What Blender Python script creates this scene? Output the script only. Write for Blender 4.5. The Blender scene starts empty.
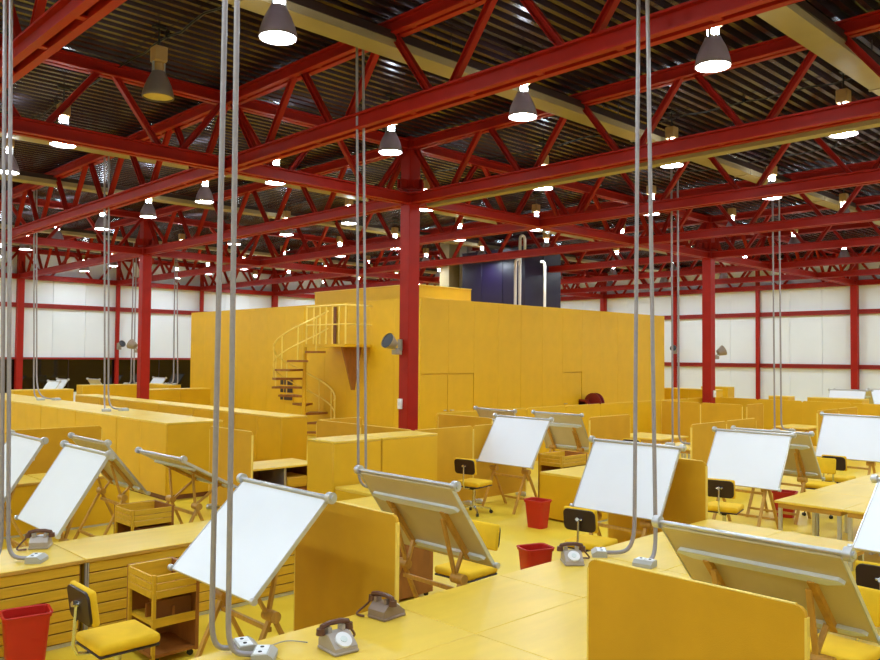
import bpy, bmesh, math, random
from mathutils import Vector, Matrix
random.seed(7)
scn = bpy.context.scene
col = scn.collection
R = math.radians
# ------------------------------------------------------------------ camera, world, exposure
F_PX, YAW, PITCH, ROLL = 814.758, R(46.004), R(1.827), R(0.512)
fwd = Vector((math.cos(YAW)*math.cos(PITCH), math.sin(YAW)*math.cos(PITCH), math.sin(PITCH)))
rgt = Vector((math.sin(YAW), -math.cos(YAW), 0))
upv = rgt.cross(fwd)
r2 = rgt*math.cos(ROLL) + upv*math.sin(ROLL)
u2 = upv*math.cos(ROLL) - rgt*math.sin(ROLL)
cam_d = bpy.data.cameras.new('camera'); cam = bpy.data.objects.new('camera', cam_d); col.objects.link(cam)
cam_d.sensor_width = 36; cam_d.lens = F_PX/880*36; cam_d.clip_start = .05; cam_d.clip_end = 200
m = Matrix((r2, u2, -fwd)).transposed().to_4x4(); m.translation = Vector((-10.672, -11.927, 2.5))
cam.matrix_world = m
scn.camera = cam
world = bpy.data.worlds.new('world'); scn.world = world; world.use_nodes = True
world.node_tree.nodes['Background'].inputs[0].default_value = (.02, .025, .04, 1)
world.node_tree.nodes['Background'].inputs[1].default_value = .3
scn.view_settings.view_transform = 'Standard'; scn.view_settings.look = 'None'
scn.view_settings.gamma = 1; scn.view_settings.exposure = 0.0
scn.view_settings.use_curve_mapping = False
LAMP_E, NECK_E = 160.0, 60.0

# ------------------------------------------------------------------ materials
def lin(c):
    return tuple(((v/255)/12.92 if v/255 <= .04045 else ((v/255+.055)/1.055)**2.4) for v in c) + (1,)
MATS = {}
def mat(name, rgb, rough=.5, metal=0, var=.08, scale=4, emit=None, bump=0, bscale=60, spec=.5, stretch=None, emit_col=None):
    if name in MATS: return MATS[name]
    mt = bpy.data.materials.new(name); mt.use_nodes = True
    nt = mt.node_tree; b = nt.nodes['Principled BSDF']
    b.inputs['Roughness'].default_value = rough; b.inputs['Metallic'].default_value = metal
    b.inputs['Specular IOR Level'].default_value = spec
    c = lin(rgb)
    tc = nt.nodes.new('ShaderNodeTexCoord'); mp = nt.nodes.new('ShaderNodeMapping')
    nt.links.new(tc.outputs['Object'], mp.inputs[0])
    if stretch: mp.inputs['Scale'].default_value = stretch
    if var:
        n = nt.nodes.new('ShaderNodeTexNoise'); n.inputs['Scale'].default_value = scale; n.inputs['Detail'].default_value = 4
        nt.links.new(mp.outputs[0], n.inputs['Vector'])
        rp = nt.nodes.new('ShaderNodeValToRGB')
        rp.color_ramp.elements[0].position = .3; rp.color_ramp.elements[1].position = .7
        rp.color_ramp.elements[0].color = tuple(v*(1-var) for v in c[:3])+(1,)
        rp.color_ramp.elements[1].color = tuple(min(1, v*(1+var)) for v in c[:3])+(1,)
        nt.links.new(n.outputs['Fac'], rp.inputs[0]); nt.links.new(rp.outputs[0], b.inputs['Base Color'])
    else:
        b.inputs['Base Color'].default_value = c
    if bump:
        n2 = nt.nodes.new('ShaderNodeTexNoise'); n2.inputs['Scale'].default_value = bscale
        nt.links.new(mp.outputs[0], n2.inputs['Vector'])
        bp = nt.nodes.new('ShaderNodeBump'); bp.inputs['Strength'].default_value = bump; bp.inputs['Distance'].default_value = .01
        nt.links.new(n2.outputs['Fac'], bp.inputs['Height']); nt.links.new(bp.outputs[0], b.inputs['Normal'])
    if emit:
        b.inputs['Emission Color'].default_value = lin(emit_col or rgb); b.inputs['Emission Strength'].default_value = emit
    MATS[name] = mt
    return mt
YEL = mat('yellow_paint', (220, 171, 16), .45, var=.04, scale=2.5)
FELT = mat('yellow_felt', (210, 158, 16), .8, var=.05, scale=3, bump=.15, bscale=250)
YEDGE = mat('yellow_edge', (240, 210, 96), .5, var=.03)
TOP = mat('yellow_worktop', (234, 198, 72), .33, var=.06, scale=2.2, stretch=(.6, 3, 1))
TOPE = mat('worktop_edge', (196, 150, 60), .5, var=.08, stretch=(1, 1, 8))
SLAT = mat('slat_wood', (216, 170, 40), .45, var=.1, scale=3, stretch=(1, 6, 12))
GROOVE = mat('drawer_carcass', (120, 76, 18), .7, var=.1)
FLOOR = mat('floor_vinyl', (230, 198, 52), .4, var=.05, scale=1.1)
WHITE = mat('wall_white', (230, 236, 244), .55, var=.02, scale=.8)
WHITE2 = mat('wall_plaster', (225, 222, 212), .7, var=.03, scale=.8)
RED = mat('red_steel', (158, 26, 12), .5, var=.1, scale=3, spec=.25)
REDW = mat('red_wall_steel', (146, 26, 20), .5, var=.08, scale=3)
DECK = mat('deck_steel', (58, 41, 50), .24, metal=.35, var=.25, scale=1.3, stretch=(.3, 3, 1))
BEIGE = mat('duct_beige', (154, 138, 104), .55, var=.07, scale=2)
BOARD = mat('board_white', (236, 240, 248), .35, var=.015, scale=2)
BACK = mat('board_back', (205, 190, 146), .55, var=.05, scale=3)
ALU = mat('aluminium', (205, 207, 210), .35, metal=.7, var=.04)
PALE = mat('pale_strip', (212, 220, 222), .45, var=.03)
CHROME = mat('chrome', (210, 212, 215), .2, metal=.95, var=0)
WOOD = mat('trestle_wood', (196, 148, 62), .5, var=.14, scale=5, stretch=(6, 6, 1))
BROWN = mat('brown_wood', (150, 92, 34), .55, var=.15, scale=4, stretch=(3, 3, 1))
SEAT = mat('seat_fabric', (236, 190, 20), .85, var=.06, scale=6, bump=.2, bscale=300)
SHELL = mat('back_shell', (48, 28, 22), .45, var=.1)
BLACK = mat('black_rubber', (24, 22, 22), .5, var=.1)
BIN = mat('bin_red', (190, 30, 20), .4, var=.05)
PHG = mat('phone_grey', (168, 156, 146), .35, var=.04)
PHB = mat('phone_brown', (98, 62, 46), .35, var=.06)
PHW = mat('dial_white', (232, 232, 236), .35, var=.02)
COND = mat('grey_conduit', (156, 150, 156), .45, metal=.25, var=.06, scale=30)
BOXG = mat('socket_grey', (176, 174, 166), .5, var=.04)
SOCK = mat('socket_white', (236, 238, 240), .4, var=0)
BALLAST = mat('ballast_tan', (176, 142, 92), .55, var=.08)
REFL = mat('reflector_grey', (138, 124, 122), .4, metal=.0, var=.08)
_nt = REFL.node_tree; _mx = _nt.nodes.new('ShaderNodeMixShader'); _tl = _nt.nodes.new('ShaderNodeBsdfTranslucent')
_tl.inputs[0].default_value = (.13, .11, .125, 1); _mx.inputs[0].default_value = .2
_nt.links.new(_nt.nodes['Principled BSDF'].outputs[0], _mx.inputs[1]); _nt.links.new(_tl.outputs[0], _mx.inputs[2])
_nt.links.new(_mx.outputs[0], _nt.nodes['Material Output'].inputs[0])
LENS = mat('lamp_lens', (255, 255, 255), .4, var=0, emit=LAMP_E, emit_col=(232, 246, 255))
NECK = mat('lamp_neck', (255, 255, 255), .4, var=0, emit=NECK_E, emit_col=(226, 240, 255))
LENSOFF = mat('lamp_lens_off', (196, 172, 104), .4, var=.05)
BLUE = mat('dark_blue_paint', (22, 11, 48), .4, var=.1, scale=2)
GLASS = mat('night_glass', (16, 12, 12), .06, var=0, spec=.6)
DRED = mat('hose_red', (122, 24, 26), .4, var=.08)
GREYF = mat('flood_grey', (158, 146, 128), .5, metal=.1, var=.06)
PIPE = mat('pipe_white', (226, 222, 220), .35, var=.03)
SHBR = mat('shelf_brown', (116, 66, 24), .6, var=.12)
ORANGE = mat('tread_orange', (206, 146, 22), .5, var=.06)

# ------------------------------------------------------------------ mesh helpers
class MB:
    def __init__(s): s.v = []; s.f = []; s.sm = []
    def add(s, vs, fs, smooth=False, M=None):
        o = len(s.v)
        s.v += [tuple(M @ Vector(p)) if M else tuple(p) for p in vs]
        s.f += [tuple(i+o for i in f) for f in fs]; s.sm += [smooth]*len(fs)
        return s
    def box(s, x0, x1, y0, y1, z0, z1, M=None):
        v = [(x0,y0,z0),(x1,y0,z0),(x1,y1,z0),(x0,y1,z0),(x0,y0,z1),(x1,y0,z1),(x1,y1,z1),(x0,y1,z1)]
        f = [(0,3,2,1),(4,5,6,7),(0,1,5,4),(1,2,6,5),(2,3,7,6),(3,0,4,7)]
        return s.add(v, f, False, M)
    def frame(s, a, b, up=(0,0,1)):
        a, b = Vector(a), Vector(b); z = (b-a); L = z.length; z.normalize()
        u = Vector(up)
        if abs(u.dot(z)) > .98: u = Vector((1, 0, 0))
        x = u.cross(z).normalized(); y = z.cross(x)
        M = Matrix((x, y, z)).transposed().to_4x4(); M.translation = a
        return M, L
    def bar(s, a, b, w, h, up=(0,0,1)):
        M, L = s.frame(a, b, up)
        return s.box(-w/2, w/2, -h/2, h/2, 0, L, M)
    def cyl(s, a, b, r, n=10, r1=None, caps=True):
        M, L = s.frame(a, b); r1 = r if r1 is None else r1
        v = [(math.cos(2*math.pi*i/n)*r, math.sin(2*math.pi*i/n)*r, 0) for i in range(n)] + \
            [(math.cos(2*math.pi*i/n)*r1, math.sin(2*math.pi*i/n)*r1, L) for i in range(n)]
        s.add(v, [(i, (i+1) % n, n+(i+1) % n, n+i) for i in range(n)], True, M)
        if caps: s.add(v, [tuple(range(n-1, -1, -1)), tuple(range(n, 2*n))], False, M)
        return s
    def tube(s, pts, r, n=8):
        pts = [Vector(p) for p in pts]; rings = []; px = None
        for i, p in enumerate(pts):
            t = (pts[min(i+1, len(pts)-1)]-pts[max(i-1, 0)]).normalized()
            if px is None:
                u = Vector((0, 0, 1)) if abs(t.z) < .9 else Vector((1, 0, 0)); px = u.cross(t).normalized()
            px = (px - t*px.dot(t)).normalized(); py = t.cross(px)
            rings.append([tuple(p+px*math.cos(2*math.pi*k/n)*r+py*math.sin(2*math.pi*k/n)*r) for k in range(n)])
        v = [q for rg in rings for q in rg]; f = []
        for i in range(len(pts)-1):
            for k in range(n): f.append((i*n+k, i*n+(k+1) % n, (i+1)*n+(k+1) % n, (i+1)*n+k))
        s.add(v, f, True); s.add(v, [tuple(range(n-1, -1, -1)), tuple(range((len(pts)-1)*n, len(pts)*n))])
        return s
    def lathe(s, prof, n=20, M=None, capb=False, capt=False):
        v = []; f = []
        for (r, z) in prof: v += [(r*math.cos(2*math.pi*k/n), r*math.sin(2*math.pi*k/n), z) for k in range(n)]
        for i in range(len(prof)-1):
            for k in range(n): f.append((i*n+k, i*n+(k+1) % n, (i+1)*n+(k+1) % n, (i+1)*n+k))
        s.add(v, f, True, M)
        if capb: s.add(v, [tuple(range(n-1, -1, -1))], False, M)
        if capt: s.add(v, [tuple(range((len(prof)-1)*n, len(prof)*n))], False, M)
        return s
    def prism(s, poly, a0, a1, axis='y', M=None):
        n = len(poly)
        if axis == 'y': v = [(p[0], a0, p[1]) for p in poly]+[(p[0], a1, p[1]) for p in poly]
        elif axis == 'x': v = [(a0, p[0], p[1]) for p in poly]+[(a1, p[0], p[1]) for p in poly]
        else: v = [(p[0], p[1], a0) for p in poly]+[(p[0], p[1], a1) for p in poly]
        f = [tuple(range(n)), tuple(range(2*n-1, n-1, -1))]+[(i, n+i, n+(i+1) % n, (i+1) % n) for i in range(n)]
        return s.add(v, f, False, M)
    def rbox(s, x0, x1, y0, y1, z0, z1, r=.02, seg=2, M=None, only=None):
        bm = bmesh.new(); bmesh.ops.create_cube(bm, size=1)
        for v in bm.verts: v.co = Vector(((x0+x1)/2+v.co.x*(x1-x0), (y0+y1)/2+v.co.y*(y1-y0), (z0+z1)/2+v.co.z*(z1-z0)))
        ed = [e for e in bm.edges if only is None or only(e)]
        bmesh.ops.bevel(bm, geom=ed, offset=r, segments=seg, profile=.5, affect='EDGES')
        bm.verts.index_update()
        s.add([tuple(v.co) for v in bm.verts], [tuple(v.index for v in f.verts) for f in bm.faces], True, M)
        bm.free(); return s
    def mesh(s, name, mt):
        me = bpy.data.meshes.new(name); me.from_pydata(s.v, [], s.f)
        bm = bmesh.new(); bm.from_mesh(me); bmesh.ops.recalc_face_normals(bm, faces=bm.faces); bm.to_mesh(me); bm.free()
        me.polygons.foreach_set('use_smooth', s.sm)
        if any(s.sm) and hasattr(me, 'set_sharp_from_angle'): me.set_sharp_from_angle(angle=R(38))
        me.materials.append(mt); return me
    def build(s, name, mt, parent=None): return link(name, s.mesh(name, mt), parent)
def link(name, me, parent=None, loc=None):
    o = bpy.data.objects.new(name, me); col.objects.link(o)
    if parent: o.parent = parent
    if loc: o.location = loc
    return o
def tag(o, label=None, cat=None, group=None, kind=None):
    if label: o['label'] = label
    if cat: o['category'] = cat
    if group: o['group'] = group
    if kind: o['kind'] = kind
    return o
def thing(name, label, cat, loc=(0, 0, 0), rz=0, group=None):
    o = bpy.data.objects.new(name, None); col.objects.link(o); o.location = loc; o.rotation_euler = (0, 0, rz)
    o.empty_display_size = .1
    return tag(o, label, cat, group)
def dup(root, loc, rz=None, label=None):
    r = root.copy(); col.objects.link(r); r.location = loc
    if rz is not None: r.rotation_euler = (0, 0, rz)
    if label: r['label'] = label
    for ch in root.children:
        c = ch.copy(); col.objects.link(c); c.parent = r
        for g in ch.children:
            d = g.copy(); col.objects.link(d); d.parent = c
    return r
def struct(o): o['kind'] = 'structure'; return o
def bez(p0, p1, p2, p3, n=10):
    out = []
    for i in range(n+1):
        t = i/n; a = (1-t)
        out.append(tuple(a**3*p0[k]+3*a*a*t*p1[k]+3*a*t*t*p2[k]+t**3*p3[k] for k in range(3)))
    return out

# ================================================================== ROOM
X0, X1, Y0, Y1, HC = -16.0, 24.04, -16.0, 23.76, 6.80
struct(MB().box(X0-.3, X1+.3, Y0-.3, Y1+.3, -.2, 0).build('floor', FLOOR))
# corrugated roof deck, ribs along x
v = []; f = []; y = Y0-.2; P = .2; i = 0; prof = []
while y < Y1+.3:
    prof += [(y, HC+.09), (y+.07, HC+.09), (y+.10, HC), (y+.17, HC)]; y += P
for (yy, zz) in prof: v += [(X0-.2, yy, zz), (X1+.3, yy, zz)]
f = [(2*k, 2*k+2, 2*k+3, 2*k+1) for k in range(len(prof)-1)]
mb = MB(); mb.add(v, f); mb.box(X0-.3, X1+.4, Y0-.3, Y1+.4, HC+.11, HC+.3)
struct(mb.build('ceiling', DECK))
# walls: backing + white panels
wl = struct(MB().box(X0, X1+.3, Y1+.12, Y1+.3, 0, HC+.1).build('wall_left', WHITE2))
wr = struct(MB().box(X1+.12, X1+.3, Y0, Y1+.12, 0, HC+.1).build('wall_right', WHITE2))
struct(MB().box(X0-.3, X0-.02, Y0, Y1+.12, 0, HC+.1).build('wall_rear', WHITE2))
struct(MB().box(X0, X1+.12, Y0-.3, Y0-.02, 0, HC+.1).build('wall_front', WHITE2))
PW = 4/3
pm = {}
def panel_mesh(key, dx, dy, z0, z1):
    if key not in pm: pm[key] = MB().box(0, dx, 0, dy, z0, z1).mesh('panel', WHITE)
    return pm[key]
k = 0; x = -8.0
while x < X1-.5:
    for (key, z0, z1) in (('lu', 4.42, HC-.02), ('lm', 2.28, 4.40)):
        link('panel', panel_mesh(key, PW-.012, .05, z0, z1), wl, (x, Y1+.07, 0))
    link('panel', panel_mesh('lb', PW-.012, .05, 0, .84), wl, (x, Y1+.07, 0)); x += PW
y = -8.0
while y < Y1-.5:
    for (key, z0, z1) in (('ru', 4.42, HC-.02), ('rm', 2.2, 4.40), ('rl', 0, 2.18)):
        link('panel', panel_mesh(key, .05, PW-.012, z0, z1), wr, (X1+.07, y, 0))
    y += PW
# ribbon window, night outside
win = struct(MB().box(-8, X1, Y1+.04, Y1+.10, .84, .90).box(-8, X1, Y1+.04, Y1+.10, 2.20, 2.27).build('window_1', SHELL))
gm = MB().box(0, 1.97, 0, .02, .9, 2.2).mesh('pane', GLASS); mm = MB().box(-.015, .015, -.02, .04, .9, 2.2).mesh('mullion', SHELL)
for k in range(16):
    link('pane', gm, win, (-8+k*2+.015, Y1+.07, 0)); link('mullion', mm, win, (-8+k*2, Y1+.06, 0))
# wall steel: girts and posts as trims
t1 = struct(MB().box(-8, X1, Y1-.03, Y1+.06, 4.33, 4.40).box(-8, X1, Y1-.03, Y1+.06, 4.44, 4.52).box(-8, X1, Y1+.01, Y1+.06, 4.40, 4.44).build('trim_1', REDW))
t2 = struct(MB().box(-8, X1, Y1-.03, Y1+.05, 2.22, 2.30).build('trim_2', REDW))
t3 = struct(MB().box(X1-.03, X1+.06, -8, Y1, 4.33, 4.40).box(X1-.03, X1+.06, -8, Y1, 4.44, 4.52).box(X1+.01, X1+.06, -8, Y1, 4.40, 4.44).build('trim_3', REDW))
t4 = struct(MB().box(X1-.03, X1+.06, -8, Y1, 2.12, 2.19).box(X1-.03, X1+.06, -8, Y1, 2.23, 2.30).box(X1+.01, X1+.06, -8, Y1, 2.19, 2.23).build('trim_4', REDW))

# ================================================================== COLUMNS
CW = .28
def column(x, y, label, w=CW, h=HC, plate=True, group=None):
    t = thing('steel_column', label, 'column', (x, y, 0), 0, group)
    a = w/2
    MB().rbox(-a, a, -a, a, 0, h, .012, 1).build('shaft', RED, t)
    if plate:
        MB().rbox(-a-.09, a+.09, -a-.09, a+.09, 0, .03, .006, 1).build('base_plate', RED, t)
        b = MB()
        for z in (5.46, 5.74, 6.55):
            b.box(-a-.04, a+.04, -a-.04, a+.04, z, z+.03)
        b.build('collar', RED, t)
        g = MB()
        for sx, sy in ((1, 0), (-1, 0), (0, 1), (0, -1)):
            for o_ in (-.05, .05):
                if sx: g.box(min(sx*a, sx*(a+.16)), max(sx*a, sx*(a+.16)), o_-.008, o_+.008, 5.77, 5.95)
                else: g.box(o_-.008, o_+.008, min(sy*a, sy*(a+.16)), max(sy*a, sy*(a+.16)), 5.77, 5.95)
        g.build('gusset_plate', RED, t)
    return t
column(0, 0, 'thick red steel column in the centre, floodlight and switch box on it')
column(0, 12, 'red steel column standing behind the left yellow cabinet rows')
column(12, 0, 'red steel column right of the yellow block with a floodlight')
for x, lb in ((0, 'red wall column at the left edge, before the dark window'), (12, 'red wall column right above the left end of the yellow block')):
    column(x, Y1-.1, lb, .25, HC, False)
for x, lb in ((4, 'slim red wall post with a small lamp, between two wide columns at left'), (8, 'slim red wall post just left of the yellow block')):
    column(x, Y1-.06, lb, .15, HC, False)
for y, lb in ((0, 'red wall column at the right edge of the picture'), (12, 'red wall column above the right part of the yellow block')):
    column(X1-.1, y, lb, .25, HC, False)
for y, lb in ((4, 'slim red wall post right of the column with the floodlight'), (8, 'slim red wall post just right of the yellow block')):
    column(X1-.06, y, lb, .15, HC, False)

# ================================================================== TRUSSES
ZB0, ZB1, ZT0, ZT1 = 5.48, 5.68, 6.56, 6.74
def chord_mesh(L, z0, z1, wide=.25, web=True):
    b = MB(); h = z1-z0; o = wide/2
    for sgn in (-1, 1):
        a0, a1 = (-o, -o+.085) if sgn < 0 else (o-.085, o)
        b.box(0, L, a0, a1, z0, z0+.025); b.box(0, L, a0, a1, z1-.025, z1)
        w0, w1 = (-o+.06, -o+.085) if sgn < 0 else (o-.085, o-.06)
        b.box(0, L, w0, w1, z0+.025, z1-.025)
    x = .5
    while x < L:
        b.box(x-.04, x+.04, -o+.085, o-.085, z0+.01, z0+.03); x += 1.0
    return b
def diag_mesh(sgn):
    b = MB()
    p0 = (.14, 0, ZB1-.06); p1 = (.90, 0, ZT0+.06)
    b.bar(p0, p1, .05, .05, (0, 1, 0))
    b = MB(); 
    a, c = Vector(p0), Vector(p1)
    b.bar(a, c, .085, .012, (0, 1, 0)); 
    M, L = b.frame(a, c, (0, 1, 0))
    b.box(-.043, -.031, -.04, .04, 0, L, M); b.box(.031, .043, -.04, .04, 0, L, M)
    if sgn < 0: b.v = [(-x, y, z) for (x, y, z) in b.v]
    return b.mesh('diagonal', RED)
DP, DM = diag_mesh(1), diag_mesh(-1)
NL = 40
CB, CT = chord_mesh(NL, ZB0, ZB1).mesh('bottom_chord', RED), chord_mesh(NL, ZT0, ZT1, .22).mesh('top_chord', RED)
def truss(x, y, rz, label, group=None, lo=0, hi=40):
    t = thing('roof_truss', label, 'truss', (x, y, 0), rz, group)
    link('bottom_chord', CB, t); link('top_chord', CT, t)
    for n in range(1, 40, 2):                   # bottom nodes at odd metres
        if n < lo or n > hi: continue
        link('diagonal', DP, t, (n, 0, 0)); link('diagonal', DM, t, (n, 0, 0))
    return t
lbs = {-8: 'nearest red roof truss, glowing orange in the top left corner', -4: 'long red roof truss crossing the picture in front of the central column',
       0: 'red roof truss carried by the central column and running up right', 4: 'red roof truss right behind the central column', 8: 'red roof truss in front of the dark blue box',
       12: 'red roof truss carried by the right column with the floodlight', 16: 'red roof truss above the right end of the yellow block', 20: 'last red roof truss before the right white wall', 24.04-.1: 'red truss along the top of the right white wall'}
for x, lb in lbs.items():
    truss(x, -16, R(90), lb)
for y, lb in ((0, 'red roof truss sloping down right from the top left onto the central column'), (12, 'red roof truss resting on the left column, running behind the centre'), (23.76-.1, 'red truss along the top of the left white wall')):
    truss(-16, y, 0, lb)

# beige ducts under the deck
for y, lb in ((-8, 'wide beige duct under the roof in the top right corner'), (-4, 'beige duct under the roof passing above the central lamp pair'), (4, 'beige duct under the roof just behind the central column'),
              (8, 'beige duct under the roof over the left cabinets'), (16, 'beige duct under the roof beyond the left column'), (20, 'beige duct under the roof nearest the left white wall')):
    t = thing('roof_duct', lb, 'duct', (0, y, 0))
    MB().box(X0, X1-.3, -.17, .17, 6.40, 6.54).build('duct_body', BEIGE, t)
    fl = MB(); 
    x = X0+1.9
    while x < X1-.5: fl.box(x-.02, x+.02, -.185, .185, 6.385, 6.55); x += 4
    fl.build('joint_flange', BEIGE, t)
    hg = MB()
    x = X0+1
    while x < X1-.5:
        hg.cyl((x, -.15, 6.54), (x, -.15, HC), .008, 5).cyl((x, .15, 6.54), (x, .15, HC), .008, 5); x += 4
    hg.build('hanger_rod', BLACK, t)
    b = MB(); b.box(X0, X1-.3, -.19, -.17, 6.50, 6.60).build('side_shade', SHELL, t)  # dark strip paints in the shade on the duct's unlit near side

t = thing('cable_tray', 'beige tray fixed low behind the truss of the central column', 'cable tray', (0, 0, 0))
MB().box(.16, .34, -15.5, -.3, 5.43, 5.45).build('tray_floor', BEIGE, t)
MB().box(.16, .17, -15.5, -.3, 5.45, 5.50).build('tray_side', BEIGE, t); MB().box(.33, .34, -15.5, -.3, 5.45, 5.50).build('tray_side', BEIGE, t)
for q in range(4): MB().box(.11, .34, -2-3.6*q-.02, -2-3.6*q+.02, 5.50, 5.52).build('tray_bracket', RED, t)

# ================================================================== LAMPS
def make_lamp(lit, label, group):
    t = thing('bell_lamp', label, 'lamp', (0, 0, 0), 0, group)
    zb = 5.85
    MB().cyl((0, 0, zb+.66), (0, 0, HC), .012, 6).box(-.09, .09, -.03, .03, HC-.03, HC).build('stem', BLACK, t)
    MB().rbox(-.085, .085, -.085, .085, zb+.47, zb+.67, .012, 1).build('ballast_box', BALLAST, t)
    for s_ in (-1, 1): MB().box(s_*.075-.008, s_*.075+.008, -.02, .02, zb+.31, zb+.47).build('bracket', ALU, t)
    MB().lathe([(.058, .345), (.066, .40), (.06, .46)], 12, Matrix.Translation((0, 0, zb)), True, True).build('lamp_neck', NECK if lit else BALLAST, t)
    pr = [(.20, 0), (.205, .015), (.192, .08), (.172, .15), (.140, .23), (.104, .30), (.085, .345)]
    inn = [(r_-.006, z_) for r_, z_ in pr[::-1]]
    MB().lathe(pr+inn+[pr[0]], 20, Matrix.Translation((0, 0, zb))).build('reflector', REFL, t)
    MB().lathe([(.001, .03), (.09, .022), (.188, .018)], 16, Matrix.Translation((0, 0, zb))).build('lens', LENS if lit else LENSOFF, t)
    return t
xs = [-14+4*k for k in range(10)]; ys = []
for cy in (-18, -6, 6, 18):
    for n in (-1.5, -.5, .5, 1.5):
        yy = cy+n*2.849
        if yy > Y0+.5 and yy < Y1-.5: ys.append(yy)
ORD = ['first', 'second', 'third', 'fourth', 'fifth', 'sixth', 'seventh', 'eighth', 'ninth', 'tenth', 'eleventh', 'twelfth']
special = {(-6, 0): 'large lit bell lamp at the top edge, right of the unlit one', (-6, 1): 'unlit bell lamp with a tan inside, top left',
           (-2, 0): 'large lit bell lamp at the top right, in front of a truss', (-2, 1): 'lit bell lamp right of centre under the long truss',
           (-2, 2): 'lit bell lamp just left of the central column top'}
ROWN = {-6: ('front', -4.6), -2: ('second', -7.5), 2: ('third', -7.5), 6: ('fourth', -4.6), 10: ('fifth', -4.6), 14: ('sixth', -1.8), 18: ('seventh', -1.8), 22: ('last', 1.6)}
proto = None
GL = 'small far lit bell lamp under the rear roof trusses'
for x in xs:
    for y in ys:
        lab, grp = GL, 'small far bell lamps under the rear trusses'
        if x < -6 or (x == -6 and y < -5) or y < -8: lab, grp = 'lit bell lamp of the rows outside the picture, around the viewer', 'bell lamps outside the picture'
        if x in ROWN and y >= ROWN[x][1]-.1:
            k = sum(1 for q in ys if ROWN[x][1]-.1 <= q < y-.1)
            lab = special.get((x, k), 'lit bell lamp, %s from the right in the %s lamp row from the viewer' % (ORD[k], ROWN[x][0])); grp = 'bell lamps of the %s row' % ROWN[x][0]
        if lab.startswith('unlit'):
            o = make_lamp(False, lab, grp); o.location = (x, y, 0); continue
        if proto is None: proto = make_lamp(True, lab, grp); o = proto
        else: o = dup(proto, (x, y, 0))
        o.location = (x, y, 0); o['label'] = lab; o['group'] = grp

for k, x in enumerate(xs[2:8]):
    t = thing('cable_run', 'black cable strung under the roof deck along the %s lamp row' % ('front', 'second', 'third', 'fourth', 'fifth', 'sixth')[k], 'cable', (x+.17, 0, 0))
    MB().tube([(.02*math.sin(q*1.7), -10+q*.35, HC-.055-.018*(q % 3)) for q in range(94)], .014, 5).build('cable', BLACK, t)
    for q in range(0, 94, 12): MB().box(-.03, .03, -10+q*.35-.01, -10+q*.35+.01, HC-.07, HC-.002).build('clip', BLACK, t)

# ================================================================== CENTRAL BLOCK
BX0, BX1, BY0, BY1, BH = 4.0, 16.25, 4.0, 16.85, 4.05
cb = thing('yellow_block', 'big yellow panelled room block in the middle of the hall', 'room block', (0, 0, 0))
MB().box(BX0+.04, BX1-.04, BY0+.04, BY1-.04, 0, BH-.02).build('core', YEL, cb)
n = 12; w = (BX1-BX0)/n
full = MB().rbox(.002, w-.002, 0, .05, .02, BH, .004, 1).mesh('wall_panel', YEL)
over = MB().rbox(.002, w-.002, 0, .05, 2.02, BH, .004, 1).mesh('wall_panel', YEL)
leaf = MB().rbox(.01, w-.01, .012, .05, .02, 2.0, .004, 1).mesh('door_leaf', YEL)
for k in range(n):
    if k in (0, 1, 6):
        link('wall_panel', over, cb, (BX0+k*w, BY0-.01, 0)); d = link('door_leaf', leaf, cb, (BX0+k*w, BY0-.01, 0))
        hx = w-.1 if k == 0 else .1
        MB().cyl((hx, .02, 1.02), (hx, -.04, 1.02), .012, 8).cyl((hx, -.04, 1.02), (hx+(.1 if k else -.1), -.04, 1.02), .01, 8).build('door_handle', ALU, d)
    else: link('wall_panel', full, cb, (BX0+k*w, BY0-.01, 0))
w2 = (BY1-BY0)/n
fl2 = MB().rbox(0, .05, .002, w2-.002, .02, BH, .004, 1).mesh('wall_panel', YEL)
for k in range(n): link('wall_panel', fl2, cb, (BX0-.01, BY0+k*w2, 0))
MB().box(BX1-.05, BX1, BY0+.04, BY1, .02, BH).build('end_wall', YEL, cb)
MB().box(BX0, BX1, BY1-.05, BY1, .02, BH).build('back_wall', YEL, cb)
MB().box(BX0, BX1, BY0, BY1, BH-.03, BH+.005).build('roof', YEL, cb)
pt = thing('roof_hut', 'low yellow parapet box on top of the yellow block', 'parapet', (0, 0, BH+.006))
MB().box(4.6, 4.66, 5.0, 9.7, 0, .44).box(4.66, 6.95, 5.0, 5.06, 0, .44).box(6.89, 6.95, 5.06, 9.7, 0, .44).box(4.66, 6.89, 9.64, 9.7, 0, .44).build('parapet_wall', YEL, pt)
MB().box(4.58, 6.97, 4.98, 9.72, .44, .46).build('coping', YEDGE, pt)
# dark blue box
bb = thing('blue_box', 'dark blue plant box on the roof of the yellow block', 'plant box', (10.63, 6, BH+.006))
MB().box(.02, 1.98, .02, 2.98, 0, 2.17).build('core', BLUE, bb)
for k in range(3):
    MB().rbox(0, .02, k+.006, k+.994, .01, 2.19, .006, 1).build('side_panel', BLUE, bb)
for k in range(2):
    MB().rbox(k+.006, k+.994, 0, .02, .01, 2.19, .006, 1).build('side_panel', BLUE, bb)
MB().box(-.01, 2.01, -.01, 3.01, 2.19, 2.21).build('lid', BLUE, bb)
def pipe(label, pts):
    t = thing('vent_pipe', label, 'pipe', (pts[0][0], pts[0][1], pts[0][2]))
    o = Vector(pts[0]); q = [tuple(Vector(p)-o) for p in pts]
    MB().tube(q, .045, 10).build('pipe', PIPE, t)
    MB().lathe([(.09, 0), (.09, .02), (.05, .05)], 14, None, True, True).build('flange', PIPE, t)
Z = BH+.006
pipe('short white pipe with bent tip, left of the tall hooked pipe', [(8.98, 5, Z), (8.98, 5, 5.45), (9.0, 5, 5.55), (9.06, 5, 5.60), (9.12, 5, 5.61)])
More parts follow.
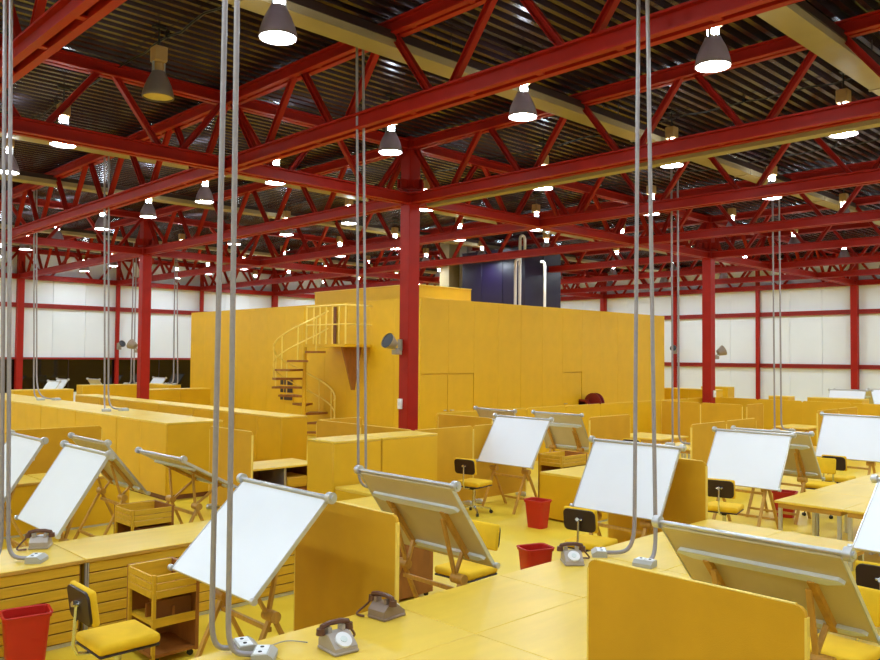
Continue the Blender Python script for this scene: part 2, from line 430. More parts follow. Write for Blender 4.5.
pipe('tall white pipe bent over like a hook beside the blue box', [(9.2, 5, Z), (9.2, 5, 6.25)]+[(9.32-.12*math.cos(a*math.pi/8), 5, 6.25+.14*math.sin(a*math.pi/8)) for a in range(1, 9)]+[(9.44, 5, 5.95)])
pipe('white pipe with a bent tip in front of the blue box, rightmost of three', [(10.47, 5, Z), (10.47, 5, 5.5), (10.44, 5, 5.6), (10.36, 5, 5.64), (10.28, 5, 5.63)])
vd = thing('vent_shaft', 'tall beige ventilation shaft, its bright reflection painted white, behind the dark blue box', 'shaft', (10.7, 9.75, Z))
MB().box(0, .55, 0, .5, 0, 2.7).build('shaft_body', BEIGE, vd); MB().box(.62, 1.0, .05, .5, 0, 2.7).build('white_reflection', SOCK, vd)  # white block stands in for a bright reflection on the shaft
MB().box(1.05, 1.45, .0, .5, 0, 2.7).build('grey_flue', ALU, vd); MB().box(.55, 1.05, .1, .4, 1.2, 1.3).build('tie', ORANGE, vd)

# spiral stair at the left face
sx, sy, sr = 3.03, 7.95, .93
st = thing('spiral_stair', 'yellow spiral staircase against the left face of the yellow block', 'staircase', (sx, sy, 0))
MB().cyl((0, 0, 0), (0, 0, 3.85), .06, 12).build('centre_pole', YEL, st)
LH = 2.81; nst = 14
a0 = R(-40)      # landing direction; stair descends going round the left side
rail_pts = []; rail2 = []
for k in range(nst):
    h = LH-.2-.26*k
    if h < .15: break
    a = R(-104) - R(33)*k           # angle around the pole
    b = MB(); da = R(19)
    z0, z1 = h-.06, h
    poly = [(.06*math.cos(a-da*.6), .06*math.sin(a-da*.6)), (sr*math.cos(a-da), sr*math.sin(a-da)), (sr*math.cos(a), sr*math.sin(a)), (sr*math.cos(a+da), sr*math.sin(a+da)), (.06*math.cos(a+da*.6), .06*math.sin(a+da*.6))]
    b.prism(poly, z0, z1, 'z'); tr = b.build('tread', BROWN, st)
    MB().cyl((sr*.96*math.cos(a), sr*.96*math.sin(a), h), (sr*.96*math.cos(a), sr*.96*math.sin(a), h+.95), .02, 6).build('baluster', YEDGE, st)
for i in range(0, 60):
    kk = -.8+i*.25
    if LH-.2-.26*kk < .2: break
    a = R(-104)-R(33)*kk; h = min(LH, LH-.2-.26*kk)
    rail_pts.append((sr*.96*math.cos(a), sr*.96*math.sin(a), h+.95)); rail2.append((sr*.96*math.cos(a), sr*.96*math.sin(a), h+.45))
MB().tube(rail_pts, .026, 8).build('handrail', YEDGE, st); MB().tube(rail2, .02, 6).build('midrail', YEDGE, st)
ld = MB().box(0, .95, 0, 1.88, LH-.08, LH).build('landing', YEL, st); ld.location = (3.0-sx, 6.0-sy, 0)
for yy in (.0, .3, .6, .9, 1.2, 1.5, 1.86):
    MB().cyl((.03, yy+.01, LH), (.03, yy+.01, LH+1.08), .022, 6).build('baluster', YEDGE, ld)
MB().tube([(.95, .01, LH+1.08), (.03, .01, LH+1.08), (.03, 1.87, LH+1.08)], .026, 8).build('handrail', YEDGE, ld)
MB().tube([(.95, .01, LH+.55), (.03, .01, LH+.55), (.03, 1.87, LH+.55)], .02, 6).build('midrail', YEDGE, ld)
MB().prism([(.93, LH-.08), (.25, LH-.08), (.62, LH-1.3), (.70, LH-1.3)], .42, .5, 'y').build('bracket', BROWN, ld)
MB().box(.93, .95, 1.66, 1.80, LH, LH+1.12).build('door_edge', SHBR, ld)
vt = thing('wall_vent', 'small dark louvred vent on the yellow block beside the spiral stair', 'vent', (3.96, 9.9, 1.0))
MB().box(0, .02, 0, .75, 0, .75).build('vent_frame', YEL, vt)
for k in range(3):
    for (q0, q1) in ((.03, .50), (.56, .72)):
        MB().box(-.012, 0, q0, q1, .05+k*.24, .22+k*.24).build('louvre', SHELL, vt)

# hose reel, floodlights, switch boxes
hr = thing('hose_reel', 'dark red hose reel on the yellow block wall above the partitions', 'hose reel', (11.32, 3.62, 1.02))
Mx = Matrix.Rotation(R(90), 4, 'X')
MB().lathe([(.05, -.1), (.33, -.1), (.33, -.07), (.2, -.06), (.2, .06), (.33, .07), (.33, .1), (.05, .1)], 24, Matrix.Rotation(R(90), 4, 'Y'), True, True).build('drum', DRED, hr)
MB().lathe([(.21+.03*math.sin(k), -.055+k*.0079) for k in range(15)], 24, Matrix.Rotation(R(90), 4, 'Y')).build('hose', DRED, hr)
MB().box(-.36, -.28, .0, .35, -.12, .12).box(-.36, .3, .1, .36, -.05, .05).build('bracket', DRED, hr)
def flood(label, loc, rz, s_=1.0):
    t = thing('floodlight', label, 'floodlight', loc, rz)
    MB().box(-.04, .0, -.05, .05, -.12, .10).tube([(0, 0, -.08), (.06, 0, -.1), (.13, 0, -.06)], .02, 6).build('arm', GREYF, t)
    M = Matrix.Translation((.22*s_, 0, .03)) @ Matrix.Rotation(R(65), 4, 'Y')
    MB().lathe([(.05, -.12), (.09, -.1), (.15, .06), (.16, .1)], 16, M, True).build('housing', GREYF, t)
    MB().lathe([(.001, .09), (.15, .085)], 16, M).build('lens', BLACK, t)
    MB().rbox(-.02, .14, -.07, .07, -.2, -.1, .01, 1).build('ballast', GREYF, t)
flood('floodlight on the left side of the central red column', (-.20, .06, 2.72), R(180))
flood('floodlight on the right side of the red column by the right white wall', (12.225, -.05, 2.68), R(-40))
flood('small floodlight on the slim wall post at the right, left of the column', (X1-.2, 7.9, 2.9), R(190))
flood('small floodlight on the slim wall post before the left white wall', (4.0, Y1-.2, 2.85), R(-80))
flood('small floodlight on the left side of the left red column', (-.05, 12.225, 2.72), R(120))
def switchbox(label, loc, rz):
    t = thing('switch_box', label, 'switch', loc, rz)
    MB().rbox(-.05, 0, -.055, .055, -.1, .1, .008, 1).build('case', SOCK, t)
    MB().box(-.06, -.05, -.02, .02, -.03, .03).build('rocker', PALE, t)
switchbox('white switch box on the central red column', (-.141, .06, 1.56), 0)
switchbox('white switch box low on the right red column', (12.04, -.141, 1.45), R(90))

# ================================================================== SCREENS (free-standing padded panels)
SCR = {}
def screen(label, x, y0, y1, h=1.32, along='y', group=None, t_=.028, edge=True):
    """panel standing on the floor, along y at x (or along x at y when along='x')"""
    L = abs(y1-y0)
    key = (round(L, 3), h, t_, edge); em = YEDGE if edge else YEL
    if key not in SCR:
        b = MB().rbox(-t_/2, t_/2, 0, L, .08, h, .05, 3, None, lambda e: abs(e.verts[0].co.x-e.verts[1].co.x) > 1e-4 and e.verts[0].co.z > h-.01)
        body = b.mesh('pad', FELT if edge else YEL)
        SCR[key] = [('pad', body), ('edge_strip', MB().box(-t_/2-.002, t_/2+.002, -.006, .006, .06, h-.05).mesh('edge_strip', em)), ('edge_strip', MB().box(-t_/2-.002, t_/2+.002, L-.006, L+.006, .06, h-.05).mesh('edge_strip', em)),
            ('top_strip', MB().box(-t_/2+.002, t_/2-.002, .05, L-.05, h-.004, h+.005).mesh('top_strip', YEDGE))]
        for yy in (.12, L-.12):
            SCR[key].append(('foot', MB().rbox(-.12, .12, yy-.025, yy+.025, 0, .085, .02, 1).mesh('foot', ALU)))
    if along == 'y': t = thing('screen_panel', label, 'screen', (x, min(y0, y1), 0), 0, group)
    else: t = thing('screen_panel', label, 'screen', (min(y0, y1), x, 0), R(-90), group)
    for nm, me in SCR[key]: link(nm, me, t)
    return t
screen('big yellow padded screen in the right foreground before the desk', -6.76, -10.36, -9.13, 1.345)
screen('yellow padded screen standing behind the front desk, right of the near drawing board', -6.75, -7.44, -6.16, 1.34)
screen('yellow padded screen behind the drawing board right of centre', -2.12, -7.40, -6.10, 1.34)
screen('short yellow screen behind the grey conduits, left of the open shelf desk', -4.08, -1.02, .27)
screen('long yellow screen edge running back to the left beside the central column', -1.97, -1.0, .27)
screen('yellow screen in front of the central column base', -1.97, -2.30, -1.02)
screen('short yellow cross screen just left of the central column', .3, -1.93, -.9, along='x')
screen('yellow screen right of the central column, with a black chair before it', -2.35, -1.99, -.64, along='x')
screen('yellow screen behind the white board right of the column', -2.35, -.62, .75, along='x')
screen('yellow screen right of two board backs, near centre right', -2.47, 2.55, 3.95, along='x')
screen('yellow screen running toward the viewer behind the white board near the column', .88, -1.42, .05)
for k in range(8):
    screen('long yellow partition below the yellow block wall, %s' % ('its left end', 'second length from the left', 'third length from the left', 'fourth length, by the hose reel', 'fifth length from the left', 'sixth length, behind the thin conduits', 'seventh length from the left', 'right end behind the red column')[k], .2, .95+k*1.45, .95+k*1.45+1.432, along='x', edge=False)
screen('yellow screen turning toward the viewer right of the thin conduits, far length', 9.42, -1.12, .03)
screen('yellow screen turning toward the viewer right of the thin conduits, near length', 9.42, -2.28, -1.14)
screen('narrow yellow screen at right, beyond the short corner screens', -2.33, 9.55, 10.5, along='x')
screen('yellow screen behind the white board right of the doubled conduits, left length', -4.6, 2.62, 3.9, along='x')
screen('yellow screen behind the white board right of the doubled conduits, right length', -4.6, 3.92, 5.15, along='x')
screen('yellow screen slanting up to the right above the far right board, left length', -4.5, 8.5, 9.75, along='x')
screen('yellow screen slanting up to the right above the far right board, right length', -4.5, 9.77, 11.0, along='x')
for k in range(5):
    screen('yellow partition at the far right below the white wall, %s' % ('farthest length, at the red column', 'second length', 'third length', 'fourth length', 'nearest length')[k], 12.75, .15-1.3*k, .15-1.3*k-1.29, edge=False)
screen('yellow screen across the left bay, behind the drawing boards, left length', 1.42, -8.3, -6.85, along='x')
screen('yellow screen across the left bay, behind the drawing boards, right length', 1.42, -6.83, -5.4, along='x')

# ================================================================== CABINETS
def cabinet(label, x0, x1, y0, y1, h, face, doors=2, group=None, top=None):
    """storage cabinet; face = '-x' or '-y' carries doors"""
    t = thing('storage_cabinet', label, 'cabinet', ((x0+x1)/2, (y0+y1)/2, 0), 0, group)
    dx, dy = (x1-x0)/2, (y1-y0)/2
    MB().box(-dx+.03, dx-.01, -dy+.03, dy-.01, .0, .08).build('plinth', SHBR, t)
    MB().box(-dx+.02, dx, -dy+.02, dy, .08, h-.03).build('body', YEL, t)
    MB().rbox(-dx, dx+.002, -dy, dy+.002, h-.03, h, .006, 1).build('top', top or YEL, t)
    if face == '-x':
        w_ = 2*dy/doors
        for k in range(doors): MB().rbox(-dx, -dx+.019, -dy+k*w_+.004, -dy+(k+1)*w_-.004, .085, h-.034, .004, 1).build('door', YEL, t)
        MB().rbox(-dx+.02, dx, -dy, -dy+.019, .085, h-.034, .004, 1).build('side_panel', YEL, t)
    else:
        w_ = 2*dx/doors
        for k in range(doors): MB().rbox(-dx+k*w_+.004, -dx+(k+1)*w_-.004, -dy, -dy+.019, .085, h-.034, .004, 1).build('door', YEL, t)
        MB().rbox(-dx, -dx+.019, -dy+.02, dy, .085, h-.034, .004, 1).build('side_panel', YEL, t)
    return t
cabinet('yellow cabinet left of centre, left half of the low block', -3.98, -3.14, -2.94, -2.32, 1.32, '-y', 1, top=TOP)
cabinet('yellow cabinet left of centre, right half of the low block', -3.12, -2.02, -2.94, -2.32, 1.32, '-y', 1, top=TOP)
o5 = ('nearest unit, with the plain end', 'second unit from the near end', 'third unit, carrying a conduit foot', 'fourth unit from the near end', 'fifth unit, carrying the far conduit foot', 'farthest unit')
for k in range(6):
    cabinet('deep yellow cabinet in the left row, '+o5[k], -4.36, -3.3, 1.27+2.08*k, 1.27+2.08*k+2.06, 1.32, '-x', 2, top=TOP)
for k in range(6):
    cabinet('shallow yellow cabinet in the row before the yellow block, '+('nearest unit', 'second unit', 'third unit', 'fourth unit', 'fifth unit by the left column', 'farthest unit')[k], -2.06, -1.47, 1.3+1.75*k, 1.3+1.75*k+1.73, 1.32, '-x', 2, top=TOP)
far = [(1.0, 3.2, 13.8, 14.4, 1.32, 'far yellow cabinet right of the left red column'), (-2.6, -.8, 15.4, 16.0, 1.32, 'far yellow cabinet left of the left red column'), (3.3, 3.8, 17.2, 19.2, 1.32, 'far yellow cabinet against the left end of the yellow block'),
       (.6, 3.0, 18.4, 19.0, 1.32, 'low yellow cabinet far behind the left column'), (18.2, 18.8, 3.0, 5.2, 1.32, 'far yellow cabinet behind the right red column, with dark top gap'), (21.4, 22.0, 4.1, 5.3, 1.32, 'far yellow cabinet right of the right red column'),
       (15.6, 16.1, -.85, -.2, 1.30, 'far yellow cabinet at the foot of the slim right wall post'), (15.2, 15.8, -3.2, -1.6, 1.32, 'far yellow cabinet below the far right boards')]
for (a, b_, c, d, h, lb) in far:
    cabinet(lb, a, b_, c, d, h, '-x' if (d-c) > (b_-a) else '-y', 2, top=TOP)

# ================================================================== DESKS
def open_desk(label, x0, x1, y0, y1, legs=True, modesty=None):
    t = thing('desk', label, 'desk', ((x0+x1)/2, (y0+y1)/2, 0))
    dx, dy = (x1-x0)/2, (y1-y0)/2
    MB().rbox(-dx+.002, dx-.002, -dy+.002, dy-.002, .69, .72, .004, 1).build('worktop', TOP, t)
    fr = MB().box(-dx+.03, dx-.03, -dy+.04, -dy+.07, .63, .69).box(-dx+.03, dx-.03, dy-.07, dy-.04, .63, .69)
    fr.box(-dx+.03, -dx+.06, -dy+.07, dy-.07, .63, .69).box(dx-.06, dx-.03, -dy+.07, dy-.07, .63, .69).build('frame', TOPE, t)
    for sx_ in (-1, 1):
        for sy_ in (-1, 1):
            MB().box(sx_*(dx-.05)-.02, sx_*(dx-.05)+.02, sy_*(dy-.06)-.02, sy_*(dy-.06)+.02, 0, .63).build('leg', ALU, t)
    return t
U_ = 1.16
names = ['leftmost', 'second from left', 'third from left', 'fourth from left', 'fifth from left', 'sixth, at its right end']
for r_, (ya, yb, rn) in enumerate(((-8.29, -7.46, 'far side'), (-9.12, -8.29, 'near side'))):
    for k in range(6):
        xa = -9.14+k*U_
        if r_ == 1 and k == 0: pass
        open_desk('pale yellow desk in the long front row, %s, %s' % (rn, names[k]), xa, xa+U_, ya, yb)
for r_, (ya, yb, rn) in enumerate(((-8.26, -7.43, 'far side'), (-9.09, -8.26, 'near side'))):
    for k in range(4):
        xa = -.45+k*U_
        open_desk('pale desk on silver legs at right, %s, %s' % (rn, ('nearest', 'second from viewer', 'third from viewer', 'farthest')[k]), xa, xa+U_, ya, yb)

open_desk('yellow desk seen behind the thin doubled conduits', 5.2, 6.4, -2.45, -1.2); open_desk('yellow desk in the far right corner screens', 10.7, 11.9, -3.4, -2.5)

# shelf desk, open brown front
sd = thing('shelf_desk', 'yellow desk with an open brown front behind the near cabinet', 'desk', (-3.35, -.42, 0))
MB().rbox(-.66, .66, -.42, .4, .69, .72, .004, 1).build('worktop', TOP, sd)
MB().box(-.64, .64, .33, .37, .04, .69).build('back_panel', SHBR, sd)
for xx in (-.64, -.01, .60): MB().box(xx, xx+.04, -.38, .33, 0, .69).build('divider', ALU if xx == -.01 else BROWN, sd)
MB().box(-.6, .6, -.36, .33, .3, .32).build('shelf', BROWN, sd)
MB().rbox(.1, .5, -.3, .2, .33, .52, .02, 1).build('drawer_box', SLAT, sd)
# plan chests (row with slatted drawers), front at y = -4.7
def plan_chest(label, x0, x1, y0=-4.7, y1=-3.88, ndr=7, slats=True):
    t = thing('plan_chest', label, 'chest', ((x0+x1)/2, y0, 0))
    dx, dy = (x1-x0)/2, y1-y0
    MB().rbox(-dx+.001, dx-.001, -.015, dy, .685, .72, .004, 1).build('worktop', TOP, t)
    MB().box(-dx+.001, dx-.001, -.019, -.0155, .690, .716).build('edge_band', TOPE, t)
    MB().box(-dx+.02, dx-.02, .02, dy-.02, .03, .684).build('carcass', GROOVE if slats else YEL, t)
    MB().box(-dx+.02, dx-.02, .012, .03, .0, .03).build('plinth', ALU, t)
    if slats:
        H = (.684-.035)/ndr
        for k in range(ndr):
            MB().rbox(-dx+.035, dx-.035, 0, .019, .035+k*H+.004, .035+(k+1)*H-.005, .005, 1).build('drawer_front', SLAT, t)
    else:
        MB().rbox(-dx+.03, dx-.03, 0, .019, .03, .68, .004, 1).build('front_panel', YEL, t)
    MB().box(-dx+.002, -dx+.014, -.004, .03, 0, .684).build('post', ALU, t); MB().box(-dx+.02, -dx+.032, -.004, .03, 0, .684).build('post', ALU, t)
    MB().rbox(-dx+.002, -dx+.018, .03, dy-.002, .03, .684, .004, 1).build('end_panel', YEL, t)
    return t
plan_chest('slatted yellow drawer chest at the left edge, behind the red bin', -10.24, -7.94)
plan_chest('slatted yellow drawer chest behind the near drawing board', -7.93, -5.63)
plan_chest('slatted yellow drawer chest mostly hidden by the front screen', -5.62, -4.0)
plan_chest('plain yellow chest before the left bay screen, left half', -8.1, -6.72, 0, .82, slats=False); plan_chest('plain yellow chest before the left bay screen, right half', -6.7, -5.5, 0, .82, slats=False)
plan_chest('plain yellow chest before the cabinet block, left of the column', -3.98, -3.0, -3.8, -2.98, slats=False)
plan_chest('plain yellow chest with pale top behind the upright red bin', -.72, 1.6, slats=False)
plan_chest('plain yellow chest in line behind the white boards, right part', 1.61, 2.58, slats=False)

# ================================================================== DRAWING TABLES
BW, BD = 1.15, .87
DT = {}
def draft_table(label, xt, y0, y1, ht, tilt, facing, rz=0, nknob=True):
    """facing -1: user on the -x side; +1: user on the +x side"""
    a = R(tilt); key = (round(ht, 2), tilt)
    if key not in DT:
        parts = []
        # board frame: origin at top edge centre; s down the slope, n = outward normal (towards user, up)
        sd_ = Vector((-math.cos(a), 0, -math.sin(a))); nn = Vector((-math.sin(a), 0, math.cos(a))); yy = Vector((0, 1, 0))
        M = Matrix((sd_, yy, nn)).transposed().to_4x4(); M.translation = (0, 0, ht)
        hw = BW/2
        parts.append(('board', MB().rbox(0, BD, -hw, hw, -.022, 0, .004, 1, M).mesh('board', BACK)))
        parts.append(('drawing_sheet', MB().box(.012, BD-.006, -hw+.006, hw-.006, 0, .003, M).mesh('drawing_sheet', BOARD)))
        for sg in (0, 1): parts.append(('edge_strip', MB().box(0, BD, hw*(2*sg-1)-.008*(1-sg), hw*(2*sg-1)+.008*sg, -.026, .006, M).mesh('edge_strip', ALU)))
        def pt(s_, y_, n_): return M @ Vector((s_, y_, n_))
        parts.append(('top_bar', MB().cyl(pt(-.012, -hw-.02, .006), pt(-.012, hw+.02, .006), .016, 10).mesh('top_bar', ALU)))
        for sg in (-1, 1):
            parts.append(('end_knob', MB().cyl(pt(-.012, sg*(hw+.015), .006), pt(-.012, sg*(hw+.06), .006), .042, 18).cyl(pt(-.012, sg*(hw+.06), .006), pt(-.012, sg*(hw+.075), .006), .022, 12).mesh('end_knob', ALU)))
            parts.append(('bottom_roller', MB().cyl(pt(BD-.01, sg*(hw+.004), 0), pt(BD-.01, sg*(hw+.04), 0), .024, 12).mesh('bottom_roller', ALU)))
        # pale stiffeners on the back, tapered ends
        for s0 in (.20, .74):
            if s0 > .5: q = [(s0, -hw+.28), (s0, hw-.06), (s0+.02, hw-.03), (s0+.055, hw-.12), (s0+.055, -hw+.28)]
            else: q = [(s0, -hw+.06), (s0, hw-.06), (s0+.03, hw-.03), (s0+.07, hw-.14), (s0+.07, -hw+.14), (s0+.03, -hw+.03)]
            b = MB(); b.prism(q, -.05, -.022, 'z', M); parts.append(('stiffener', b.mesh('stiffener', PALE)))
        ax_, az = -.31, .64
        for sg in (-1, 1):
            y_ = sg*.34
            parts.append(('rail', MB().box(.26, BD-.08, y_-.022, y_+.022, -.06, -.022, M).mesh('rail', WOOD)))
            parts.append(('leg', MB().bar((ax_+.02, y_, az+.03), (ax_-.30, y_, .0), .026, .04, (0, 1, 0)).mesh('leg', WOOD)))
            parts.append(('leg', MB().bar((ax_-.02, y_+sg*.04, az+.03), (ax_+.34, y_+sg*.04, .0), .026, .04, (0, 1, 0)).mesh('leg', WOOD)))
            pb = pt(.34, y_-sg*.03, -.06)
            parts.append(('strut', MB().bar((ax_, y_-sg*.03, az), pb, .022, .036, (0, 1, 0)).mesh('strut', WOOD)))
            pb2 = pt(BD-.14, y_-sg*.03, -.05)
            parts.append(('strut', MB().bar((ax_, y_-sg*.045, az), pb2, .022, .034, (0, 1, 0)).mesh('strut', WOOD)))
            parts.append(('joint_disc', MB().cyl((ax_, y_-sg*.06, az), (ax_, y_+sg*.075, az), .042, 16).mesh('joint_disc', WOOD)))
        parts.append(('crossbar', MB().bar((ax_, -.34, az-.1), (ax_, .34, az-.1), .024, .034).mesh('crossbar', WOOD)))
        parts.append(('stretcher', MB().bar((ax_+.27, -.38, .14), (ax_+.27, .38, .14), .022, .034).mesh('stretcher', WOOD)))
        DT[key] = parts
    t = thing('drawing_table', label, 'drawing table', (xt, (y0+y1)/2, 0), (0 if facing < 0 else math.pi)+rz)
    for nm, me in DT[key]: link(nm, me, t)
    return t
draft_table('white drawing board nearest the viewer, left of the front screen', -7.14, -7.11, -5.96, 1.46, 45, -1)
draft_table('white drawing board at left behind the slatted chests, right of the other one', -7.41, -3.85, -2.70, 1.49, 57, -1)
draft_table('white drawing board cut off by the left edge, behind the grey conduits', -7.33, -1.78, -.56, 1.45, 57, -1)
draft_table('white drawing board near the central column, black chair left of it', -.17, -3.63, -2.48, 1.47, 57, -1)
draft_table('white drawing board behind the tall conduits right of centre', -2.32, -7.18, -6.03, 1.48, 60, -1)
draft_table('white drawing board at right, back to back with a tan one', 1.31, -6.91, -5.76, 1.38, 59, -1)
draft_table('white drawing board at the right edge behind a black chair', 5.4, -6.98, -5.83, 1.45, 60, -1)
draft_table('white drawing board low at the right edge, beside the front desk', -2.30, -10.40, -9.25, 1.36, 37, -1)
draft_table('tan back of the drawing board right of the front screen, before a yellow chair', -6.08, -7.33, -6.18, 1.46, 54, 1)
draft_table('large tan board back with pale strips in the right foreground', -5.74, -10.15, -9.00, 1.38, 46, 1)
draft_table('flatly tilted board seen from behind, left of the tall conduits', -6.15, -2.9, -1.75, 1.25, 28, 1)
draft_table('tan board back behind the left white boards, above the wooden trolley', -6.57, -1.72, -.57, 1.37, 51, 1)
draft_table('tan board back behind the white board near the column, right one', 2.48, -2.30, -1.15, 1.35, 60, 1)
draft_table('tan board back behind the white board near the column, left one', 1.55, -1.45, -.30, 1.42, 58, 1, R(-8))
draft_table('tan board back beside the white board at right, over a yellow chair', 1.86, -6.95, -5.80, 1.37, 55, 1)
fb = [(.9, 21.3, -1, 'far white board by the dark window, right of the edge column'), (1.9, 20.8, 1, 'far board seen from behind before the dark window'), (5.0, 21.6, -1, 'far white board before the slim left wall post'), (-.2, 19.0, -1, 'far white board partly behind the left edge column'),
      (6.6, 20.6, -1, 'far white board right behind the left red column'), (8.6, 20.5, -1, 'far white board corner peeking out beside the yellow block'), (18.6, -1.6, -1, 'far white board at right below the white wall'), (20.6, -2.2, -1, 'far white board at the right edge below the wall column'), (19.1, -1.6, 1, 'far tan board back between two far right boards')]
for (x, y, fc, lb) in fb:
    draft_table(lb, x, y-.57, y+.57, 1.45, 58, fc)

# ================================================================== CHAIRS
CH = []
def chair_parts():
    p = []
    p.append(('seat', MB().rbox(-.22, .22, -.22, .22, .45, .525, .03, 3).mesh('seat', SEAT), None))
    p.append(('seat_pan', MB().rbox(-.215, .215, -.215, .215, .435, .452, .008, 1).mesh('seat_pan', SHELL), None))
    M = Matrix.Translation((-.26, 0, .77)) @ Matrix.Rotation(R(-8), 4, 'Y')
    def isx(e): return abs(e.verts[0].co.x-e.verts[1].co.x) > .01
    p.append(('backrest', MB().rbox(-.005, .045, -.195, .195, -.125, .125, .022, 3, M).mesh('backrest', SEAT), None))
    p.append(('back_shell', MB().rbox(-.022, -.003, -.185, .185, -.115, .115, .05, 3, M, isx).mesh('back_shell', SHELL), None))
    p.append(('back_bar', MB().tube([(-.06, 0, .425), (-.2, 0, .425), (-.28, 0, .44), (-.31, 0, .5), (-.30, 0, .66), (-.292, 0, .78)], .013, 8).mesh('back_bar', CHROME), None))
    p.append(('back_knob', MB().cyl((-.285, -.04, .78), (-.285, .04, .78), .014, 8).cyl((-.285, 0, .775), (-.325, 0, .785), .02, 10).mesh('back_knob', CHROME), None))
    p.append(('tilt_box', MB().rbox(-.1, .1, -.05, .05, .39, .435, .01, 1).mesh('tilt_box', BLACK), None))
    p.append(('gas_post', MB().cyl((0, 0, .1), (0, 0, .4), .025, 12).cyl((0, 0, .08), (0, 0, .2), .035, 12).mesh('gas_post', CHROME), None))
    for k in range(4):
        a = R(45+90*k); c, s_ = math.cos(a), math.sin(a)
        p.append(('base_arm', MB().bar((.03*c, .03*s_, .12), (.27*c, .27*s_, .075), .03, .022).mesh('base_arm', CHROME), None))
        p.append(('caster', MB().cyl((.28*c-.018*s_, .28*s_+.018*c, .028), (.28*c+.018*s_, .28*s_-.018*c, .028), .028, 12).cyl((.27*c, .27*s_, .03), (.27*c, .27*s_, .08), .008, 6).mesh('caster', BLACK), None))
    return p
CP = chair_parts()
def chair(label, x, y, deg):
    t = thing('swivel_chair', label, 'chair', (x, y, 0), R(deg))
    for nm, me, _ in CP: link(nm, me, t)
chair('yellow swivel chair at the bottom left, before the slatted chest', -8.24, -6.15, 0)
chair('yellow swivel chair behind the board back right of the front screen', -5.08, -6.52, 184)
chair('black-backed yellow chair before the white board behind the tall conduits', -3.27, -6.66, 8)
chair('black-backed yellow chair left of the white board near the column', -1.2, -2.93, 10)
chair('black-backed yellow chair before the white board at right', -.16, -6.62, 14)
chair('yellow chair turned to us behind the paired boards at right', 2.86, -6.72, 190)
chair('black-backed yellow chair before the board at the right edge', 3.85, -6.65, 4)
chair('black-backed yellow chair cut by the right edge in the foreground', -3.42, -9.68, 6)
chair('chair whose black back top shows above the board behind the tall conduits', 3.55, -2.92, 5)
chair('yellow chair hidden behind the large board back in the right foreground', -4.72, -9.75, 176)

# ================================================================== BINS
def bin_(label, x, y, deg, h=.40):
    t = thing('waste_bin', label, 'bin', (x, y, 0), R(deg))
    b = MB()
    def ring(w_, d_, z_, r_=.05, n=4):
        o = []
        for cx_, cy_, a0_ in ((w_-r_, d_-r_, 0), (-w_+r_, d_-r_, 90), (-w_+r_, -d_+r_, 180), (w_-r_, -d_+r_, 270)):
            for k in range(n+1):
                a = R(a0_+90*k/n); o.append((cx_+r_*math.cos(a), cy_+r_*math.sin(a), z_))
        return o
    rings = [ring(.10, .13, 0), ring(.125, .165, h-.03), ring(.135, .175, h-.03), ring(.137, .177, h), ring(.122, .162, h), ring(.097, .127, .01)]
    n = len(rings[0]); v = [p for r_ in rings for p in r_]; f = []
    for i in range(5):
        for k in range(n): f.append((i*n+k, i*n+(k+1) % n, (i+1)*n+(k+1) % n, (i+1)*n+k))
    b.add(v, f, True); b.add(v, [tuple(range(n-1, -1, -1)), tuple(range(5*n, 6*n))])
    b.build('bin_body', BIN, t)
    rim = [rings[3][k] for k in range(n)]+[rings[3][0], rings[3][1]]
    MB().tube(rim, .007, 6).build('rim', BIN, t)
bin_('red waste bin at the bottom left beside the yellow chair', -8.50, -5.02, 80, .46)
bin_('upright red waste bin beside the plain yellow chest', -1.25, -4.27, 5)
bin_('red waste bin half hidden behind the front desk', -3.66, -6.2, 70, .42)
bin_('red waste bin under the silver-legged desk at right', 2.33, -6.38, 10)

# ================================================================== TROLLEYS
def trolley(label, x0, x1, y0, y1, h=.72, rz=0):
    t = thing('wooden_trolley', label, 'trolley', ((x0+x1)/2, (y0+y1)/2, 0), rz)
    dx, dy = (x1-x0)/2, (y1-y0)/2
    MB().box(dx-.03, dx, -dy, dy, .05, h).build('side_panel', BROWN, t)
    MB().box(-dx, dx-.03, dy-.02, dy, .05, h).build('back_panel', BROWN, t)
    MB().box(-dx, -dx+.025, -dy, -dy+.03, .05, h).build('post', SLAT, t); MB().box(-dx, -dx+.025, dy-.05, dy-.02, .05, h).build('post', SLAT, t)
    # top tray (open)
    tr = MB().box(-dx+.026, dx-.03, -dy, dy-.02, h-.19, h-.175)
    tr.build('tray_floor', TOP, t)
    for k in range(3):
        z0 = h-.19+k*.062
        MB().rbox(-dx+.026, dx-.031, -dy-.006, -dy+.012, z0+.003, z0+.06, .003, 1).build('tray_board', SLAT, t)
        MB().rbox(-dx-.006, -dx+.0125, -dy+.031, dy-.051, z0+.003, z0+.06, .003, 1).build('tray_board', SLAT, t)
    MB().box(-dx+.025, dx-.031, dy-.05, dy-.021, h-.17, h).build('tray_back', SLAT, t)
    MB().box(-dx+.026, dx-.031, -dy+.005, dy-.021, .30, .33).box(-dx+.026, dx-.031, -dy+.005, -dy+.02, .33, .37).build('shelf', SLAT, t)
    MB().box(-.02, .0, -dy+.03, dy-.03, .33, .44).box(-.15, .14, -.02, 0, .33, .44).build('shelf_divider', BROWN, t)
    MB().box(-dx, dx-.031, -dy+.005, dy-.021, .06, .085).build('bottom_board', BROWN, t)
    MB().box(-dx+.05, dx-.05, -dy+.04, -dy+.06, .34, .5, Matrix.Identity(4)).build('file_box', SHBR, t)
    for sx_ in (-1, 1):
        for sy_ in (-1, 1):
            MB().cyl((sx_*(dx-.05), sy_*(dy-.05)-.012, .025), (sx_*(dx-.05), sy_*(dy-.05)+.012, .025), .025, 10).build('caster', BLACK, t)
